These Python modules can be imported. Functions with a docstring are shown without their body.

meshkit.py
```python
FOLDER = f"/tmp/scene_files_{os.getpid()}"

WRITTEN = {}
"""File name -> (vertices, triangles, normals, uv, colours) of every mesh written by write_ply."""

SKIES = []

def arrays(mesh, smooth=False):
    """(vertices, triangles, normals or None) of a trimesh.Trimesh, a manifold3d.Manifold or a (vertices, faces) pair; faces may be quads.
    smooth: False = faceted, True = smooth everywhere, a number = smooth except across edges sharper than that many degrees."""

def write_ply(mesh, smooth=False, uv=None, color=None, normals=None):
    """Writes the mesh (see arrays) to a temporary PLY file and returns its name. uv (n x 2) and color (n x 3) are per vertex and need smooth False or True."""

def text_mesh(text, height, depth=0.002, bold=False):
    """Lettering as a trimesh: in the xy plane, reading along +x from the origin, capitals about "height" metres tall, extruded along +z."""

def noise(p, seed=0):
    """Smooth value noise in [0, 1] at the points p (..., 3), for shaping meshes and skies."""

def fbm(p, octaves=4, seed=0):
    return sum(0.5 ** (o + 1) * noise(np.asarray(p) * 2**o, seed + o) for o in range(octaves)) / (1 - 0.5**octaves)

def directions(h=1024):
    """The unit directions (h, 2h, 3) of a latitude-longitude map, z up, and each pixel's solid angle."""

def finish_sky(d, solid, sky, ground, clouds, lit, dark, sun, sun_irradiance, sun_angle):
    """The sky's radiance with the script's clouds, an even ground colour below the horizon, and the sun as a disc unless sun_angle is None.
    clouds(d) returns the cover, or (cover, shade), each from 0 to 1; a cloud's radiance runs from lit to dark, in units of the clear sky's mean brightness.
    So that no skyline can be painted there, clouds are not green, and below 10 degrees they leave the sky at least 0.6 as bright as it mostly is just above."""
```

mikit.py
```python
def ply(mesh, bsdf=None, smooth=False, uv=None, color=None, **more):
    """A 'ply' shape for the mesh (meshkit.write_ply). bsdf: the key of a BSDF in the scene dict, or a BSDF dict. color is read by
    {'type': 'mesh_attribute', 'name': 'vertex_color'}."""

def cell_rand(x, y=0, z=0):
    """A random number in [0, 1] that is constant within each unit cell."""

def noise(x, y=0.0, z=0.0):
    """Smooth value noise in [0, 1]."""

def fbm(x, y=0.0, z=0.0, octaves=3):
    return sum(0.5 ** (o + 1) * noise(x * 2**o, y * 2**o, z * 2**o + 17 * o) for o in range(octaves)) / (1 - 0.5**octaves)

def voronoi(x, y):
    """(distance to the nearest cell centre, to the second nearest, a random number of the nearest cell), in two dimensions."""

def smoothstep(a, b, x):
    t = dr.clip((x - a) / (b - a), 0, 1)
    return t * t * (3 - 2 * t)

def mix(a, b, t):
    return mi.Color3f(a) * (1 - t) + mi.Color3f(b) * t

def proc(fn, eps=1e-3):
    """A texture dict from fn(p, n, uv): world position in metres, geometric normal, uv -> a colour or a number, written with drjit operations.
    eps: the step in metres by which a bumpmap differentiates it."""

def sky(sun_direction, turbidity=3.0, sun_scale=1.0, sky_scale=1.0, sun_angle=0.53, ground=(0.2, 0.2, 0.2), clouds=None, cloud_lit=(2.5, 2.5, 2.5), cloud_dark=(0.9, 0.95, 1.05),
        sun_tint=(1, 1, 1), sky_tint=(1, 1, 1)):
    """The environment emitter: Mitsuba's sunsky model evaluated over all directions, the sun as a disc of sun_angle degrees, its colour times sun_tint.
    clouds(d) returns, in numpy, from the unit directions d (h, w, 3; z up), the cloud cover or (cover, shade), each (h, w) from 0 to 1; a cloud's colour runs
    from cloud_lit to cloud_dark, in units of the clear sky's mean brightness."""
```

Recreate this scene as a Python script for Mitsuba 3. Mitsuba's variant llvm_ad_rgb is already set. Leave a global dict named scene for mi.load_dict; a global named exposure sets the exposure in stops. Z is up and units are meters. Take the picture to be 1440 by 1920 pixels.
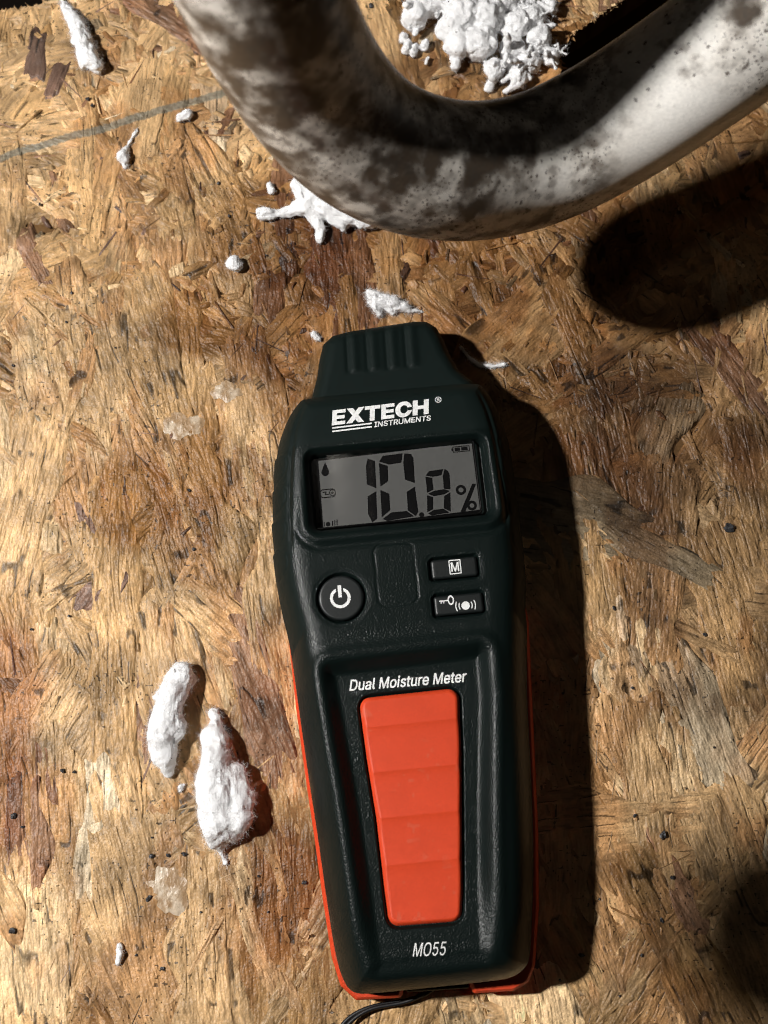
import math, numpy as np, trimesh, mitsuba as mi, drjit as dr, mikit, meshkit
import manifold3d as m3
from shapely.geometry import Polygon, Point, LineString, box
from shapely import affinity, union_all
import shapely
from scipy.spatial import cKDTree
from scipy.interpolate import PchipInterpolator, make_interp_spline
from mikit import noise, fbm, voronoi, cell_rand, smoothstep, mix, proc

scene, labels = {}, {}
T = mi.ScalarTransform4f
MM = 0.001

# ------------------------------------------------------------------ camera, light, exposure
CAM = [0.0, -0.06601, 0.29777]
scene['camera'] = dict(type='thinlens', fov=36.24, fov_axis='x', to_world=T().look_at(origin=CAM, target=[0, 0, 0], up=[0, 1, 0]),
                       near_clip=0.005, far_clip=20.0, aperture_radius=0.0011, focus_distance=0.287)
LAMP_AT = np.array([-400.0, 12.0, 500.0])      # mm, the torch that lights everything
LAMP_TO = np.array([-55.0, -75.0, 0.0])
LAMP_RADIANCE = 2780.0
exposure = 0.0

# ------------------------------------------------------------------ helpers
def numbered(name):
    if name not in scene and not any(k.startswith(name + '__') for k in scene) and name not in labels:
        return name
    i = 1
    while f'{name}_{i:03d}' in scene or f'{name}_{i:03d}' in labels or any(k.startswith(f'{name}_{i:03d}__') for k in scene):
        i += 1
    return f'{name}_{i:03d}'

COUNT = {}
def part_key(base):
    n = COUNT.get(base, -1) + 1
    COUNT[base] = n
    return base if n == 0 else f'{base}_{n:03d}'

def as_mesh(m):
    if isinstance(m, tuple):
        f = np.asarray(m[1])
        if f.shape[1] == 4:
            f = np.vstack([f[:, [0, 1, 2]], f[:, [0, 2, 3]]])
        return np.asarray(m[0], float), f
    if hasattr(m, 'to_mesh'):
        q = m.to_mesh()
        return np.array(q.vert_properties[:, :3], float), np.array(q.tri_verts)
    return np.array(m.vertices), np.array(m.faces)

def put(key, mesh, bsdf, smooth=40, uv=None, color=None, **more):
    """mesh in millimetres -> one scene entry in metres."""
    v, f = as_mesh(mesh)
    scene[key] = mikit.ply((v * MM, f), bsdf, smooth, uv=uv, color=color, **more)
    return key

def join(meshes):
    V, Fs, n = [], [], 0
    for m in meshes:
        v, f = as_mesh(m)
        V.append(v); Fs.append(f + n); n += len(v)
    return np.vstack(V), np.vstack(Fs)

def tube(path, radius, sides=10, closed_ends=True):
    """A tube along a polyline; radius a number or one per point. Returns (v, f, s, angle)."""
    p = np.asarray(path, float); n = len(p)
    r = np.broadcast_to(np.asarray(radius, float), n)
    t = np.gradient(p, axis=0); t /= np.linalg.norm(t, axis=1)[:, None]
    a = np.cross(t[0], [0.31, 0.17, 0.93]); a /= np.linalg.norm(a)
    rows, ang = [], np.arange(sides) * 2 * np.pi / sides
    for i in range(n):
        a = a - t[i] * (a @ t[i]); a /= np.linalg.norm(a)
        b = np.cross(t[i], a)
        rows.append(p[i] + r[i] * (np.cos(ang)[:, None] * a + np.sin(ang)[:, None] * b))
    v = np.vstack(rows)
    i, j = np.meshgrid(np.arange(n - 1), np.arange(sides), indexing='ij')
    q = np.stack([i * sides + j, i * sides + (j + 1) % sides, (i + 1) * sides + (j + 1) % sides, (i + 1) * sides + j], -1).reshape(-1, 4)
    f = np.vstack([q[:, [0, 1, 2]], q[:, [0, 2, 3]]])
    if closed_ends:
        k = len(v)
        v = np.vstack([v, p[0], p[-1]])
        c = np.arange(sides); d = (c + 1) % sides
        f = np.vstack([f, np.stack([d, c, c * 0 + k], 1), np.stack([c + (n - 1) * sides, d + (n - 1) * sides, c * 0 + k + 1], 1)])
    return v, f

def spline(pts, n):
    p = np.asarray(pts, float)
    u = np.r_[0, np.cumsum(np.linalg.norm(np.diff(p, axis=0), axis=1))]
    return make_interp_spline(u, p, k=min(3, len(p) - 1))(np.linspace(0, u[-1], n))

def rounded(poly, r):
    return poly.buffer(-r).buffer(2 * r, 24).buffer(-r, 24)

def rbox(cx, cy, hx, hy, r):
    return box(cx - hx + r, cy - hy + r, cx + hx - r, cy + hy - r).buffer(r, 16)

def extrude(poly, z0, z1):
    out = []
    for g in getattr(poly, 'geoms', [poly]):
        if g.is_empty: continue
        m = trimesh.creation.extrude_polygon(g, z1 - z0, engine='earcut')
        m.apply_translation([0, 0, z0]); out.append(m)
    return join(out)

def ring_loft(poly, levels, n=420):
    """A solid whose horizontal outline is poly moved outwards by off at height z for (z, off) in levels."""
    c = np.array(poly.exterior.coords)
    if Polygon(c).exterior.is_ccw is False: c = c[::-1]
    line = LineString(c)
    p = np.array([line.interpolate(s).coords[0] for s in np.linspace(0, line.length, n, endpoint=False)])
    t = np.roll(p, -1, 0) - np.roll(p, 1, 0)
    nn = np.stack([t[:, 1], -t[:, 0]], 1); nn /= np.linalg.norm(nn, axis=1)[:, None]
    V = [np.c_[p + nn * off, np.full(n, z)] for z, off in levels]
    F_ = []
    k = np.arange(n); k2 = (k + 1) % n
    for i in range(len(levels) - 1):
        F_.append(np.stack([i * n + k, i * n + k2, (i + 1) * n + k2], 1)); F_.append(np.stack([i * n + k, (i + 1) * n + k2, (i + 1) * n + k], 1))
    tri = np.array(m3.triangulate([V[-1][:, :2].tolist()]))
    F_.append(tri + (len(levels) - 1) * n)
    tri0 = np.array(m3.triangulate([V[0][:, :2].tolist()]))
    F_.append(tri0[:, ::-1])
    return np.vstack(V), np.vstack(F_)

def sdf_poly(poly):
    """Signed distance (negative inside) to a polygon's edge, for arrays of points."""
    ring = np.array(poly.exterior.segmentize(0.12).coords)
    tree = cKDTree(ring)
    shapely.prepare(poly)
    def f(x, y):
        q = np.stack([np.ravel(x), np.ravel(y)], 1)
        d = tree.query(q)[0]
        ins = shapely.contains_xy(poly, q[:, 0], q[:, 1])
        return np.where(ins, -d, d).reshape(np.shape(x))
    return f

def sst(a, b, x):
    t = np.clip((x - a) / (b - a), 0, 1)
    return t * t * (3 - 2 * t)

def grid_faces(nr, nc):
    i, j = np.meshgrid(np.arange(nr - 1), np.arange(nc - 1), indexing='ij')
    a = i * nc + j
    return np.vstack([np.stack([a, a + 1, a + nc + 1], -1).reshape(-1, 3), np.stack([a, a + nc + 1, a + nc], -1).reshape(-1, 3)])

# ------------------------------------------------------------------ materials
def plastic(base, rough, spec=0.5, bump=None, scale=1.0):
    b = {'type': 'principled', 'base_color': base if isinstance(base, dict) else {'type': 'rgb', 'value': base}, 'roughness': rough, 'specular': spec}
    if bump:
        b = {'type': 'bumpmap', 'arbitrary': bump, 'scale': scale, 'bsdf': b}
    return {'type': 'twosided', 'bsdf': b}

PAL = [(0.485, 0.308, 0.150), (0.57, 0.392, 0.210), (0.435, 0.266, 0.120), (0.25, 0.135, 0.074), (0.17, 0.100, 0.070), (0.28, 0.215, 0.135), (0.29, 0.165, 0.066), (0.55, 0.43, 0.28)]

def blob(x, y, cx, cy, rx, ry, w):
    d = dr.sqrt(dr.square((x - cx) / rx) + dr.square((y - cy) / ry))
    return 1 - smoothstep(0.55, 1.15, d + w)

def stain_and_dimming(c, p):
    """Water stains, painted-in dimming at the far end and right, a printed grey line, fixed to the board (x, y in mm)."""
    x, y = p.x * 1000, p.y * 1000
    w = 0.95 * (fbm(x * 0.055 + 7, y * 0.055 + 3, 0.0, 4) - 0.5)
    wet_and_dim = dr.maximum(blob(x, y, 25, 66, 70, 40, w), blob(x, y, -22, 46, 28, 36, w))
    wet_and_dim = dr.maximum(wet_and_dim, 0.9 * blob(x, y, 52, 34, 50, 46, w))
    wet_and_dim = dr.maximum(wet_and_dim, 0.8 * blob(x, y, 22, 112, 44, 26, w))
    c = c * mix((1, 1, 1), (0.40, 0.29, 0.19), wet_and_dim * (0.75 + 0.25 * noise(x * 0.3, y * 0.3)))  # water stain, deepened to paint in the torch's falloff at the far end
    grey = dr.maximum(blob(x, y, 94, -8, 54, 54, w), 0.7 * blob(x, y, 62, 18, 28, 34, w))  # stain colour that also paints in dimmer light on the right
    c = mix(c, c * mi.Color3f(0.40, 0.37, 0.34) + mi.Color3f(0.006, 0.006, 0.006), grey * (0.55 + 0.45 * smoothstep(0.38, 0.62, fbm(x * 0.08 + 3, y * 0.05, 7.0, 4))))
    amber = dr.maximum(blob(x, y, -65, 4, 12, 15, 0.8 * w), 0.8 * blob(x, y, -47, 12, 10, 22, 0.8 * w))
    amber = dr.maximum(amber, 0.9 * blob(x, y, -49, 52, 13, 13, w))
    amber = dr.maximum(amber, 0.6 * blob(x, y, -30, 78, 22, 20, w))
    c = c * mix((1, 1, 1), (0.58, 0.44, 0.28), amber)
    red = dr.maximum(blob(x, y, -99, -58, 15, 44, w), 0.6 * blob(x, y, -24, -94, 12, 22, w))
    c = c * mix((1, 1, 1), (0.62, 0.45, 0.37), red)
    line_y = 100.9 + (x + 107) * 0.334 + 0.8 * (noise(x * 0.3, 3.0) - 0.5)
    on_line = (1 - smoothstep(1.15, 1.75, dr.abs(y - line_y) + 0.5 * noise(x * 2.2, y * 2.2))) * (1 - smoothstep(-34, -30, x))
    return mix(c, mi.Color3f(0.15, 0.145, 0.115) * (0.6 + 0.8 * noise(x * 0.9, y * 2)), 0.8 * on_line)

def grain_coords(uv):
    iu, iv = dr.floor(uv.x), dr.floor(uv.y)
    return iu, iv, (uv.x - iu - 0.5) * 200, (uv.y - iv - 0.5) * 200

def wood_color(p, n, uv):
    iu, iv, s, t = grain_coords(uv)
    r1, r2, r3 = cell_rand(iu, iv, 5), cell_rand(iu, iv, 6), cell_rand(iu, iv, 7)
    c = mi.Color3f(PAL[0])
    for k in range(1, len(PAL)):
        c = dr.select(iv == k, mi.Color3f(PAL[k]), c)
    o = r1 * 91.0
    wv = t + 1.6 * noise(s * 0.05 + o, t * 0.10 + o) + 0.28 * noise(s * 0.40 + o, t * 0.6 + o)
    X, Y = p.x * 1000, p.y * 1000
    g1 = fbm(s * 0.13 + o, wv * 0.75 + o, 0.0, 3)
    g2 = noise(s * 0.42 + o, wv * 2.8 + o, 2.0)
    g4 = noise(X * 3.1, Y * 3.1, 1.0)
    g3 = fbm(X * 0.10 + 2 * r1, Y * 0.10, 9.0, 4)                # blotches that run on from strand to strand
    pore = smoothstep(0.64, 0.80, noise(s * 0.34 + o, wv * 1.7 + o, 5.0)) * smoothstep(0.35, 0.6, fbm(X * 0.12, Y * 0.12, 5.0, 2))
    seam = 1 - smoothstep(0.02, 0.065, dr.abs(noise(s * 0.06 + o, wv * 0.42 + o, 8.0) - 0.5))
    seam = seam * smoothstep(0.50, 0.60, noise(X * 0.22 + 5, Y * 0.22, 3.0)) * smoothstep(0.35, 0.5, noise(s * 0.2 + o, 3.0, o))
    flecks = smoothstep(0.72, 0.80, noise(X * 1.15, Y * 1.15, 21.0)) * smoothstep(0.40, 0.62, fbm(X * 0.07, Y * 0.07 + 0.3 * r3, 12.0, 3))
    c = c * (0.86 + 0.20 * r2) * (0.40 + 0.66 * g1 + 0.38 * g2 + 0.26 * g4) * (0.22 + 1.48 * g3)
    c = mix(c, c * mi.Color3f(0.76, 0.60, 0.49), 0.7 * smoothstep(0.52, 0.66, fbm(X * 0.06 + 17, Y * 0.035 + 2 * r3, 2.0, 4)))
    c = c * (1 - 0.28 * pore) * (1 - 0.75 * seam) * (1 - 0.22 * flecks)
    x, y = p.x * 1000, p.y * 1000
    spots = smoothstep(0.86, 0.90, noise(x * 1.7, y * 1.7, 3.0)) * smoothstep(0.45, 0.6, noise(x * 0.09, y * 0.09, 1.0))
    c = c * (1 - 0.75 * spots)
    dust = smoothstep(0.5, 0.8, fbm(x * 0.07 + 31, y * 0.07, 4.0, 3))
    c = mix(c, c * 1.1 + mi.Color3f(0.03, 0.028, 0.024), 0.5 * dust)
    return dr.clip(stain_and_dimming(c, p), 0.004, 0.9)

def wood_height(p, n, uv):
    iu, iv, s, t = grain_coords(uv)
    o = cell_rand(iu, iv, 5) * 91.0
    wv = t + 1.6 * noise(s * 0.05 + o, t * 0.10 + o) + 0.28 * noise(s * 0.40 + o, t * 0.6 + o)
    x, y = p.x * 1000, p.y * 1000
    seam = 1 - smoothstep(0.03, 0.10, dr.abs(noise(s * 0.06 + o, wv * 0.42 + o, 8.0) - 0.5))
    h = 1.0 * fbm(s * 0.24 + o, wv * 0.72 + o, 3.0, 3) + 0.25 * noise(s * 0.5 + o, wv * 2.6 + o, 2.0) + 0.16 * noise(x * 2.6, y * 2.6, 4.0) + 0.5 * fbm(x * 0.3, y * 0.3, 6.0, 2) - 0.2 * seam
    return h * 0.00070

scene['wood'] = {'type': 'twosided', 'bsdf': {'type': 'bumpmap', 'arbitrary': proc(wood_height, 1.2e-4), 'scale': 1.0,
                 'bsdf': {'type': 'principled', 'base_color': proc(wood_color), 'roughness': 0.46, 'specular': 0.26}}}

def under_color(p, n, uv):
    x, y = p.x * 1000, p.y * 1000
    return mi.Color3f(0.10, 0.055, 0.024) * (0.4 + 1.2 * fbm(x * 0.25, y * 0.25, 1.0, 4))
scene['wood_under'] = {'type': 'twosided', 'bsdf': {'type': 'diffuse', 'reflectance': proc(under_color)}}
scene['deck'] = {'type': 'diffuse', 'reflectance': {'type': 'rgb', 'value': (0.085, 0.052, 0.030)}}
scene['dirt'] = {'type': 'diffuse', 'reflectance': {'type': 'rgb', 'value': (0.018, 0.014, 0.011)}}

def texture_bump(p, n, uv):
    x, y, z = p.x * 1000, p.y * 1000, p.z * 1000
    return 0.000085 * noise(x * 4.0, y * 4.0, z * 4.0)
scene['shell'] = plastic((0.0034, 0.0068, 0.0062), 0.36, 0.20, proc(texture_bump, 4e-5))
scene['shell_matte'] = plastic((0.0040, 0.0082, 0.0074), 0.6, 0.12)
def orange_color(p, n, uv):
    x, y, z = p.x * 1000, p.y * 1000, p.z * 1000
    m = fbm(x * 0.12, y * 0.12, z * 0.1, 4)
    c = mi.Color3f(0.56, 0.050, 0.013) * (0.88 + 0.2 * m) * (0.96 + 0.08 * noise(x * 4, y * 4, z * 4))
    dust = smoothstep(0.72, 0.86, noise(x * 0.9, y * 0.9, 3.0)) * smoothstep(0.5, 0.7, fbm(x * 0.2 + 9, y * 0.2, 2.0, 3))
    return mix(c, (0.50, 0.22, 0.14), 0.14 * dust)
def orange_bump(p, n, uv):
    x, y, z = p.x * 1000, p.y * 1000, p.z * 1000
    return 0.00002 * noise(x * 4.4, y * 4.4, z * 4.4)
scene['orange'] = plastic(proc(orange_color), 0.55, 0.3, proc(orange_bump, 5e-5))
scene['button'] = plastic((0.006, 0.008, 0.008), 0.45, 0.4)
scene['black'] = plastic((0.003, 0.003, 0.003), 0.5, 0.3)
def print_color(p, n, uv):
    x, y = p.x * 1000, p.y * 1000
    worn = smoothstep(0.62, 0.80, noise(x * 2.6, y * 2.6, 7.0))
    return mix((0.74, 0.745, 0.735), (0.42, 0.43, 0.42), 0.4 * worn) * (0.88 + 0.18 * fbm(x * 0.7, y * 0.7, 3.0, 3))
scene['print'] = {'type': 'twosided', 'bsdf': {'type': 'diffuse', 'reflectance': proc(print_color)}}
scene['lcd'] = plastic((0.076, 0.076, 0.073), 0.5, 0.3)
scene['lcd_ink'] = plastic((0.0015, 0.0015, 0.0015), 0.6, 0.1)
scene['glass'] = {'type': 'thindielectric', 'int_ior': 1.42}
scene['gloss_black'] = plastic((0.004, 0.004, 0.004), 0.12, 0.6)

def fluff_color(p, n, uv):
    x, y, z = p.x * 1000, p.y * 1000, p.z * 1000
    spot = smoothstep(0.93, 0.96, noise(x * 1.1 + 3, y * 1.1, z * 1.1))
    return mix(mi.Color3f(0.78, 0.78, 0.785) * (0.92 + 0.14 * fbm(x * 0.8, y * 0.8, z * 0.8, 3)), (0.05, 0.04, 0.035), 0.85 * spot)
def fluff_bump(p, n, uv):
    x, y, z = p.x * 1000, p.y * 1000, p.z * 1000
    return 0.00028 * fbm(x * 1.6, y * 0.7, z * 1.2, 4)
scene['fluff'] = {'type': 'twosided', 'bsdf': {'type': 'bumpmap', 'arbitrary': proc(fluff_bump, 8e-5), 'scale': 1.0, 'bsdf': {'type': 'diffuse', 'reflectance': proc(fluff_color)}}}
scene['fibre'] = {'type': 'twosided', 'bsdf': {'type': 'diffuse', 'reflectance': {'type': 'rgb', 'value': 0.76}}}

def pipe_color(p, n, uv):
    x, y, z = p.x * 1000, p.y * 1000, p.z * 1000
    q1 = fbm(x * 0.055 + 3, y * 0.055 + 8, z * 0.055, 4)
    q2 = fbm(x * 0.17 + 11, y * 0.17, z * 0.17 + 4, 4)
    q3 = fbm(x * 0.45, y * 0.45 + 9, z * 0.45, 3)
    bend = 1 - smoothstep(28, 62, x)                       # grime sits on the bend and the riser
    patch = 1 - smoothstep(0.5, 1.2, dr.sqrt(dr.square((x - 70) / 19) + dr.square((y - 79) / 13)) + 0.9 * (q2 - 0.5))
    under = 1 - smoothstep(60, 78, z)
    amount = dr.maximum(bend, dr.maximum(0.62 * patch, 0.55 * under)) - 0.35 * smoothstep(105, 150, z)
    veil = smoothstep(0.28, 0.74, q1 * 0.5 + q2 * 0.5 + 0.34 * (amount - 0.45))
    blot = smoothstep(0.41, 0.60, q2 * 0.6 + q1 * 0.4 + 0.22 * (amount - 0.88))
    fine = smoothstep(0.44, 0.66, q3 * 0.65 + q2 * 0.35 + 0.12 * (amount - 0.6))
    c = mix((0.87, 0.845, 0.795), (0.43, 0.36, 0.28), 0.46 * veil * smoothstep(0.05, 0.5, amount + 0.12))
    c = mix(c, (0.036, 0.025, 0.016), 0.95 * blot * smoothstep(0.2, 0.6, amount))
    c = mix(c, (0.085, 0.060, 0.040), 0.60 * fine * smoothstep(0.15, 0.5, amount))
    c = c * (0.9 + 0.2 * noise(x * 2.2, y * 2.2, z * 2.2))
    lift_ = smoothstep(0.50, 0.78, fbm(x * 0.30 + 40, y * 0.22, z * 0.16 + 9, 3))     # paler scuffs through the grime
    c = mix(c, (0.46, 0.43, 0.385), 0.5 * lift_ * bend)
    for sc_, th, seed in ((0.62, 0.22, 0.0), (1.05, 0.26, 40.0), (0.30, 0.12, 80.0)):
        d, _, which = voronoi(uv.x * sc_ + seed + 0.5 * q3, uv.y * sc_ + seed + 0.5 * q2)
        here = smoothstep(0.50, 0.66, fbm(x * 0.07 + seed, y * 0.07, z * 0.07, 2) + 0.26 * (amount - 0.45))
        c = mix(c, (0.07, 0.05, 0.038), 0.85 * (1 - smoothstep(th * which * 0.5, th * which * 1.5 + 0.04, d)) * here * smoothstep(0.40, 0.60, which))
    return c
scene['pvc'] = plastic(proc(pipe_color), 0.38, 0.5)
scene['pvc_clean'] = plastic((0.7, 0.69, 0.66), 0.38, 0.5)
scene['grit'] = plastic((0.028, 0.028, 0.030), 0.45, 0.5)
scene['cord'] = plastic((0.005, 0.005, 0.006), 0.5, 0.4)
def smear_color(p, n, uv):
    x, y = p.x * 1000, p.y * 1000
    return mix((0.30, 0.19, 0.10), (0.47, 0.375, 0.27), smoothstep(0.35, 0.7, fbm(x * 0.5, y * 0.35, 2.0, 4)))
def smear_bump(p, n, uv):
    x, y = p.x * 1000, p.y * 1000
    return 0.0004 * fbm(x * 0.9, y * 0.5, 5.0, 4)
scene['smear'] = plastic(proc(smear_color), 0.40, 0.4, proc(smear_bump, 8e-5))

# ------------------------------------------------------------------ torch (outside the frame, the light of the picture)
aim = (LAMP_TO - LAMP_AT) / np.linalg.norm(LAMP_TO - LAMP_AT)
def lathe(profile, n=48):
    """profile (r, h) revolved about the aim of the torch, h measured forwards from its lens."""
    pr = np.asarray(profile, float); ang = np.arange(n) * 2 * np.pi / n
    a = np.cross(aim, [0, 0, 1.0]); a /= np.linalg.norm(a); b = np.cross(aim, a)
    v = np.vstack([LAMP_AT + aim * h + r * (np.cos(ang)[:, None] * a + np.sin(ang)[:, None] * b) for r, h in pr])
    k = np.arange(n); k2 = (k + 1) % n; f = []
    for i in range(len(pr) - 1):
        f += [np.stack([i * n + k, i * n + k2, (i + 1) * n + k2], 1), np.stack([i * n + k, (i + 1) * n + k2, (i + 1) * n + k], 1)]
    return v, np.vstack(f)
labels['torch'] = {'label': 'small black torch shining down on the board', 'category': 'torch'}
put('torch__body', lathe([(0.01, -95), (9, -95), (10, -93), (10, -30), (18.0, -18), (18.0, 3), (16.4, 3), (16.4, -0.4)]), 'black')
lv, lf = lathe([(15.0, 0.0), (0.01, 0.0)])
n0 = np.cross(lv[lf[0][1]] - lv[lf[0][0]], lv[lf[0][2]] - lv[lf[0][0]])
if n0 @ aim < 0: lf = lf[:, ::-1]
put('torch__lens', (lv, lf), 'black', False, emitter={'type': 'area', 'radiance': {'type': 'rgb', 'value': [LAMP_RADIANCE * c for c in (1.0, 0.975, 0.94)]}})

# a weak bulb added unseen far above, only to lift the torch's shadows
fill = trimesh.creation.icosphere(subdivisions=3, radius=30.0); fill.apply_translation([420, 260, 1500])
labels['added_fill'] = {'label': 'dim bulb added unseen far above the board to lift the shadows', 'category': 'fill'}
put('added_fill', fill, 'black', True, emitter={'type': 'area', 'radiance': {'type': 'rgb', 'value': [34.0, 30.0, 25.0]}})

# ------------------------------------------------------------------ the board: base sheet with a cut slot, then the strands pressed into it
def edge_y(x): return 147.0 + 0.27 * (x + 109.0)          # far edge of the board
slot = rounded(Polygon([(50.2, 136.0), (52.0, 139.0), (67.8, 150.9), (120.0, 190.5), (150.0, 180.0), (88.4, 136.0), (58.6, 115.0), (50.0, 125.0)]), 1.2)
board = Polygon([(-190, -210), (190, -210), (190, edge_y(190)), (-190, edge_y(-190))]).difference(slot)
put('floor', extrude(board, -11.5, -1.5), 'wood_under', False)
labels['floor'] = {'label': 'worn strand board floor of pressed wood flakes, stained and dusty', 'category': 'floor', 'kind': 'structure'}
ground = trimesh.creation.box([1600, 1600, 4]); ground.apply_translation([0, 0, -420])
put('ground', ground, 'dirt', False)
labels['ground'] = {'label': 'dark ground in the void under the board', 'category': 'ground', 'kind': 'structure'}
shapely.prepare(slot)
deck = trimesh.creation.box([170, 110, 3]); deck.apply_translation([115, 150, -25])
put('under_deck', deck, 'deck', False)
labels['under_deck'] = {'label': 'dark boards seen through the slot, below the strand board', 'category': 'floor', 'kind': 'structure'}

rng = np.random.default_rng(11)
def strand(cx, cy, ang, L, W, z, pal, ident, nl, nw, curl=0.0, rough=1.0, fray=1.0, lift=0.0):
    """One wood strand: jagged ends, wavering sides, fibres in relief, edges bent down into the board."""
    s1, t1 = np.linspace(-1, 1, nl), np.linspace(-1, 1, nw)
    s, t = np.meshgrid(s1, t1, indexing='ij')
    o = ident * 7.31
    wav = meshkit.noise(np.stack([s1 * L * 0.035 + o, s1 * 0 + 1, s1 * 0], -1)) - 0.5
    wid = 0.78 + 0.5 * meshkit.noise(np.stack([s1 * L * 0.05 + o, s1 * 0 + 5, s1 * 0], -1))
    end = meshkit.fbm(np.stack([t1 * W * 0.35 + o, t1 * 0 + 2, t1 * 0], -1), 3) - 0.5
    end2 = meshkit.fbm(np.stack([t1 * W * 0.35 + o, t1 * 0 + 9, t1 * 0], -1), 3) - 0.5
    skew = rng.uniform(-0.35, 0.35)
    X = s * L / 2 + np.where(s > 0, s, 0) ** 3 * end[None] * fray * min(0.5 * L, 10) + np.where(s < 0, -s, 0) ** 3 * end2[None] * fray * min(0.5 * L, 10) + skew * t * W / 2
    Y = t * W / 2 * wid[:, None] + wav[:, None] * W * 0.35
    e = np.maximum(np.abs(s) ** max(4, L / 2.5), np.abs(t) ** max(3, W / 0.9))
    Z = z + 0.16 * rough * (meshkit.fbm(np.stack([X * 0.06 + o, Y * 0.55, X * 0], -1), 3) - 0.5) * min(1, W / 3) * 2 - 1.15 * e * min(1, W / 5 + 0.2) + curl * (t ** 2) + lift * s
    Z += rng.uniform(-0.004, 0.004) * X + rng.uniform(-0.016, 0.016) * Y
    c, q = math.cos(ang), math.sin(ang)
    v = np.stack([cx + c * X - q * Y, cy + q * X + c * Y, Z], -1).reshape(-1, 3)
    uv = np.stack([X / 200 + 0.5 + ident % 97, Y / 200 + 0.5 + pal], -1).reshape(-1, 2)
    f = grid_faces(nl, nw)
    m = v[f].mean(1)
    ok = (m[:, 1] < edge_y(m[:, 0]) + 0.3 * np.sin(m[:, 0] * 3)) & ~shapely.contains_xy(slot, m[:, 0], m[:, 1])
    return v, f[ok], uv

class Pile:
    def __init__(self): self.v, self.f, self.uv, self.n = [], [], [], 0
    def add(self, r):
        v, f, uv = r
        if len(f) == 0: return
        self.v.append(v); self.f.append(f + self.n); self.uv.append(uv); self.n += len(v)
    def put(self, key):
        put(key, (np.vstack(self.v), np.vstack(self.f)), 'wood', True, uv=np.vstack(self.uv))

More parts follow.
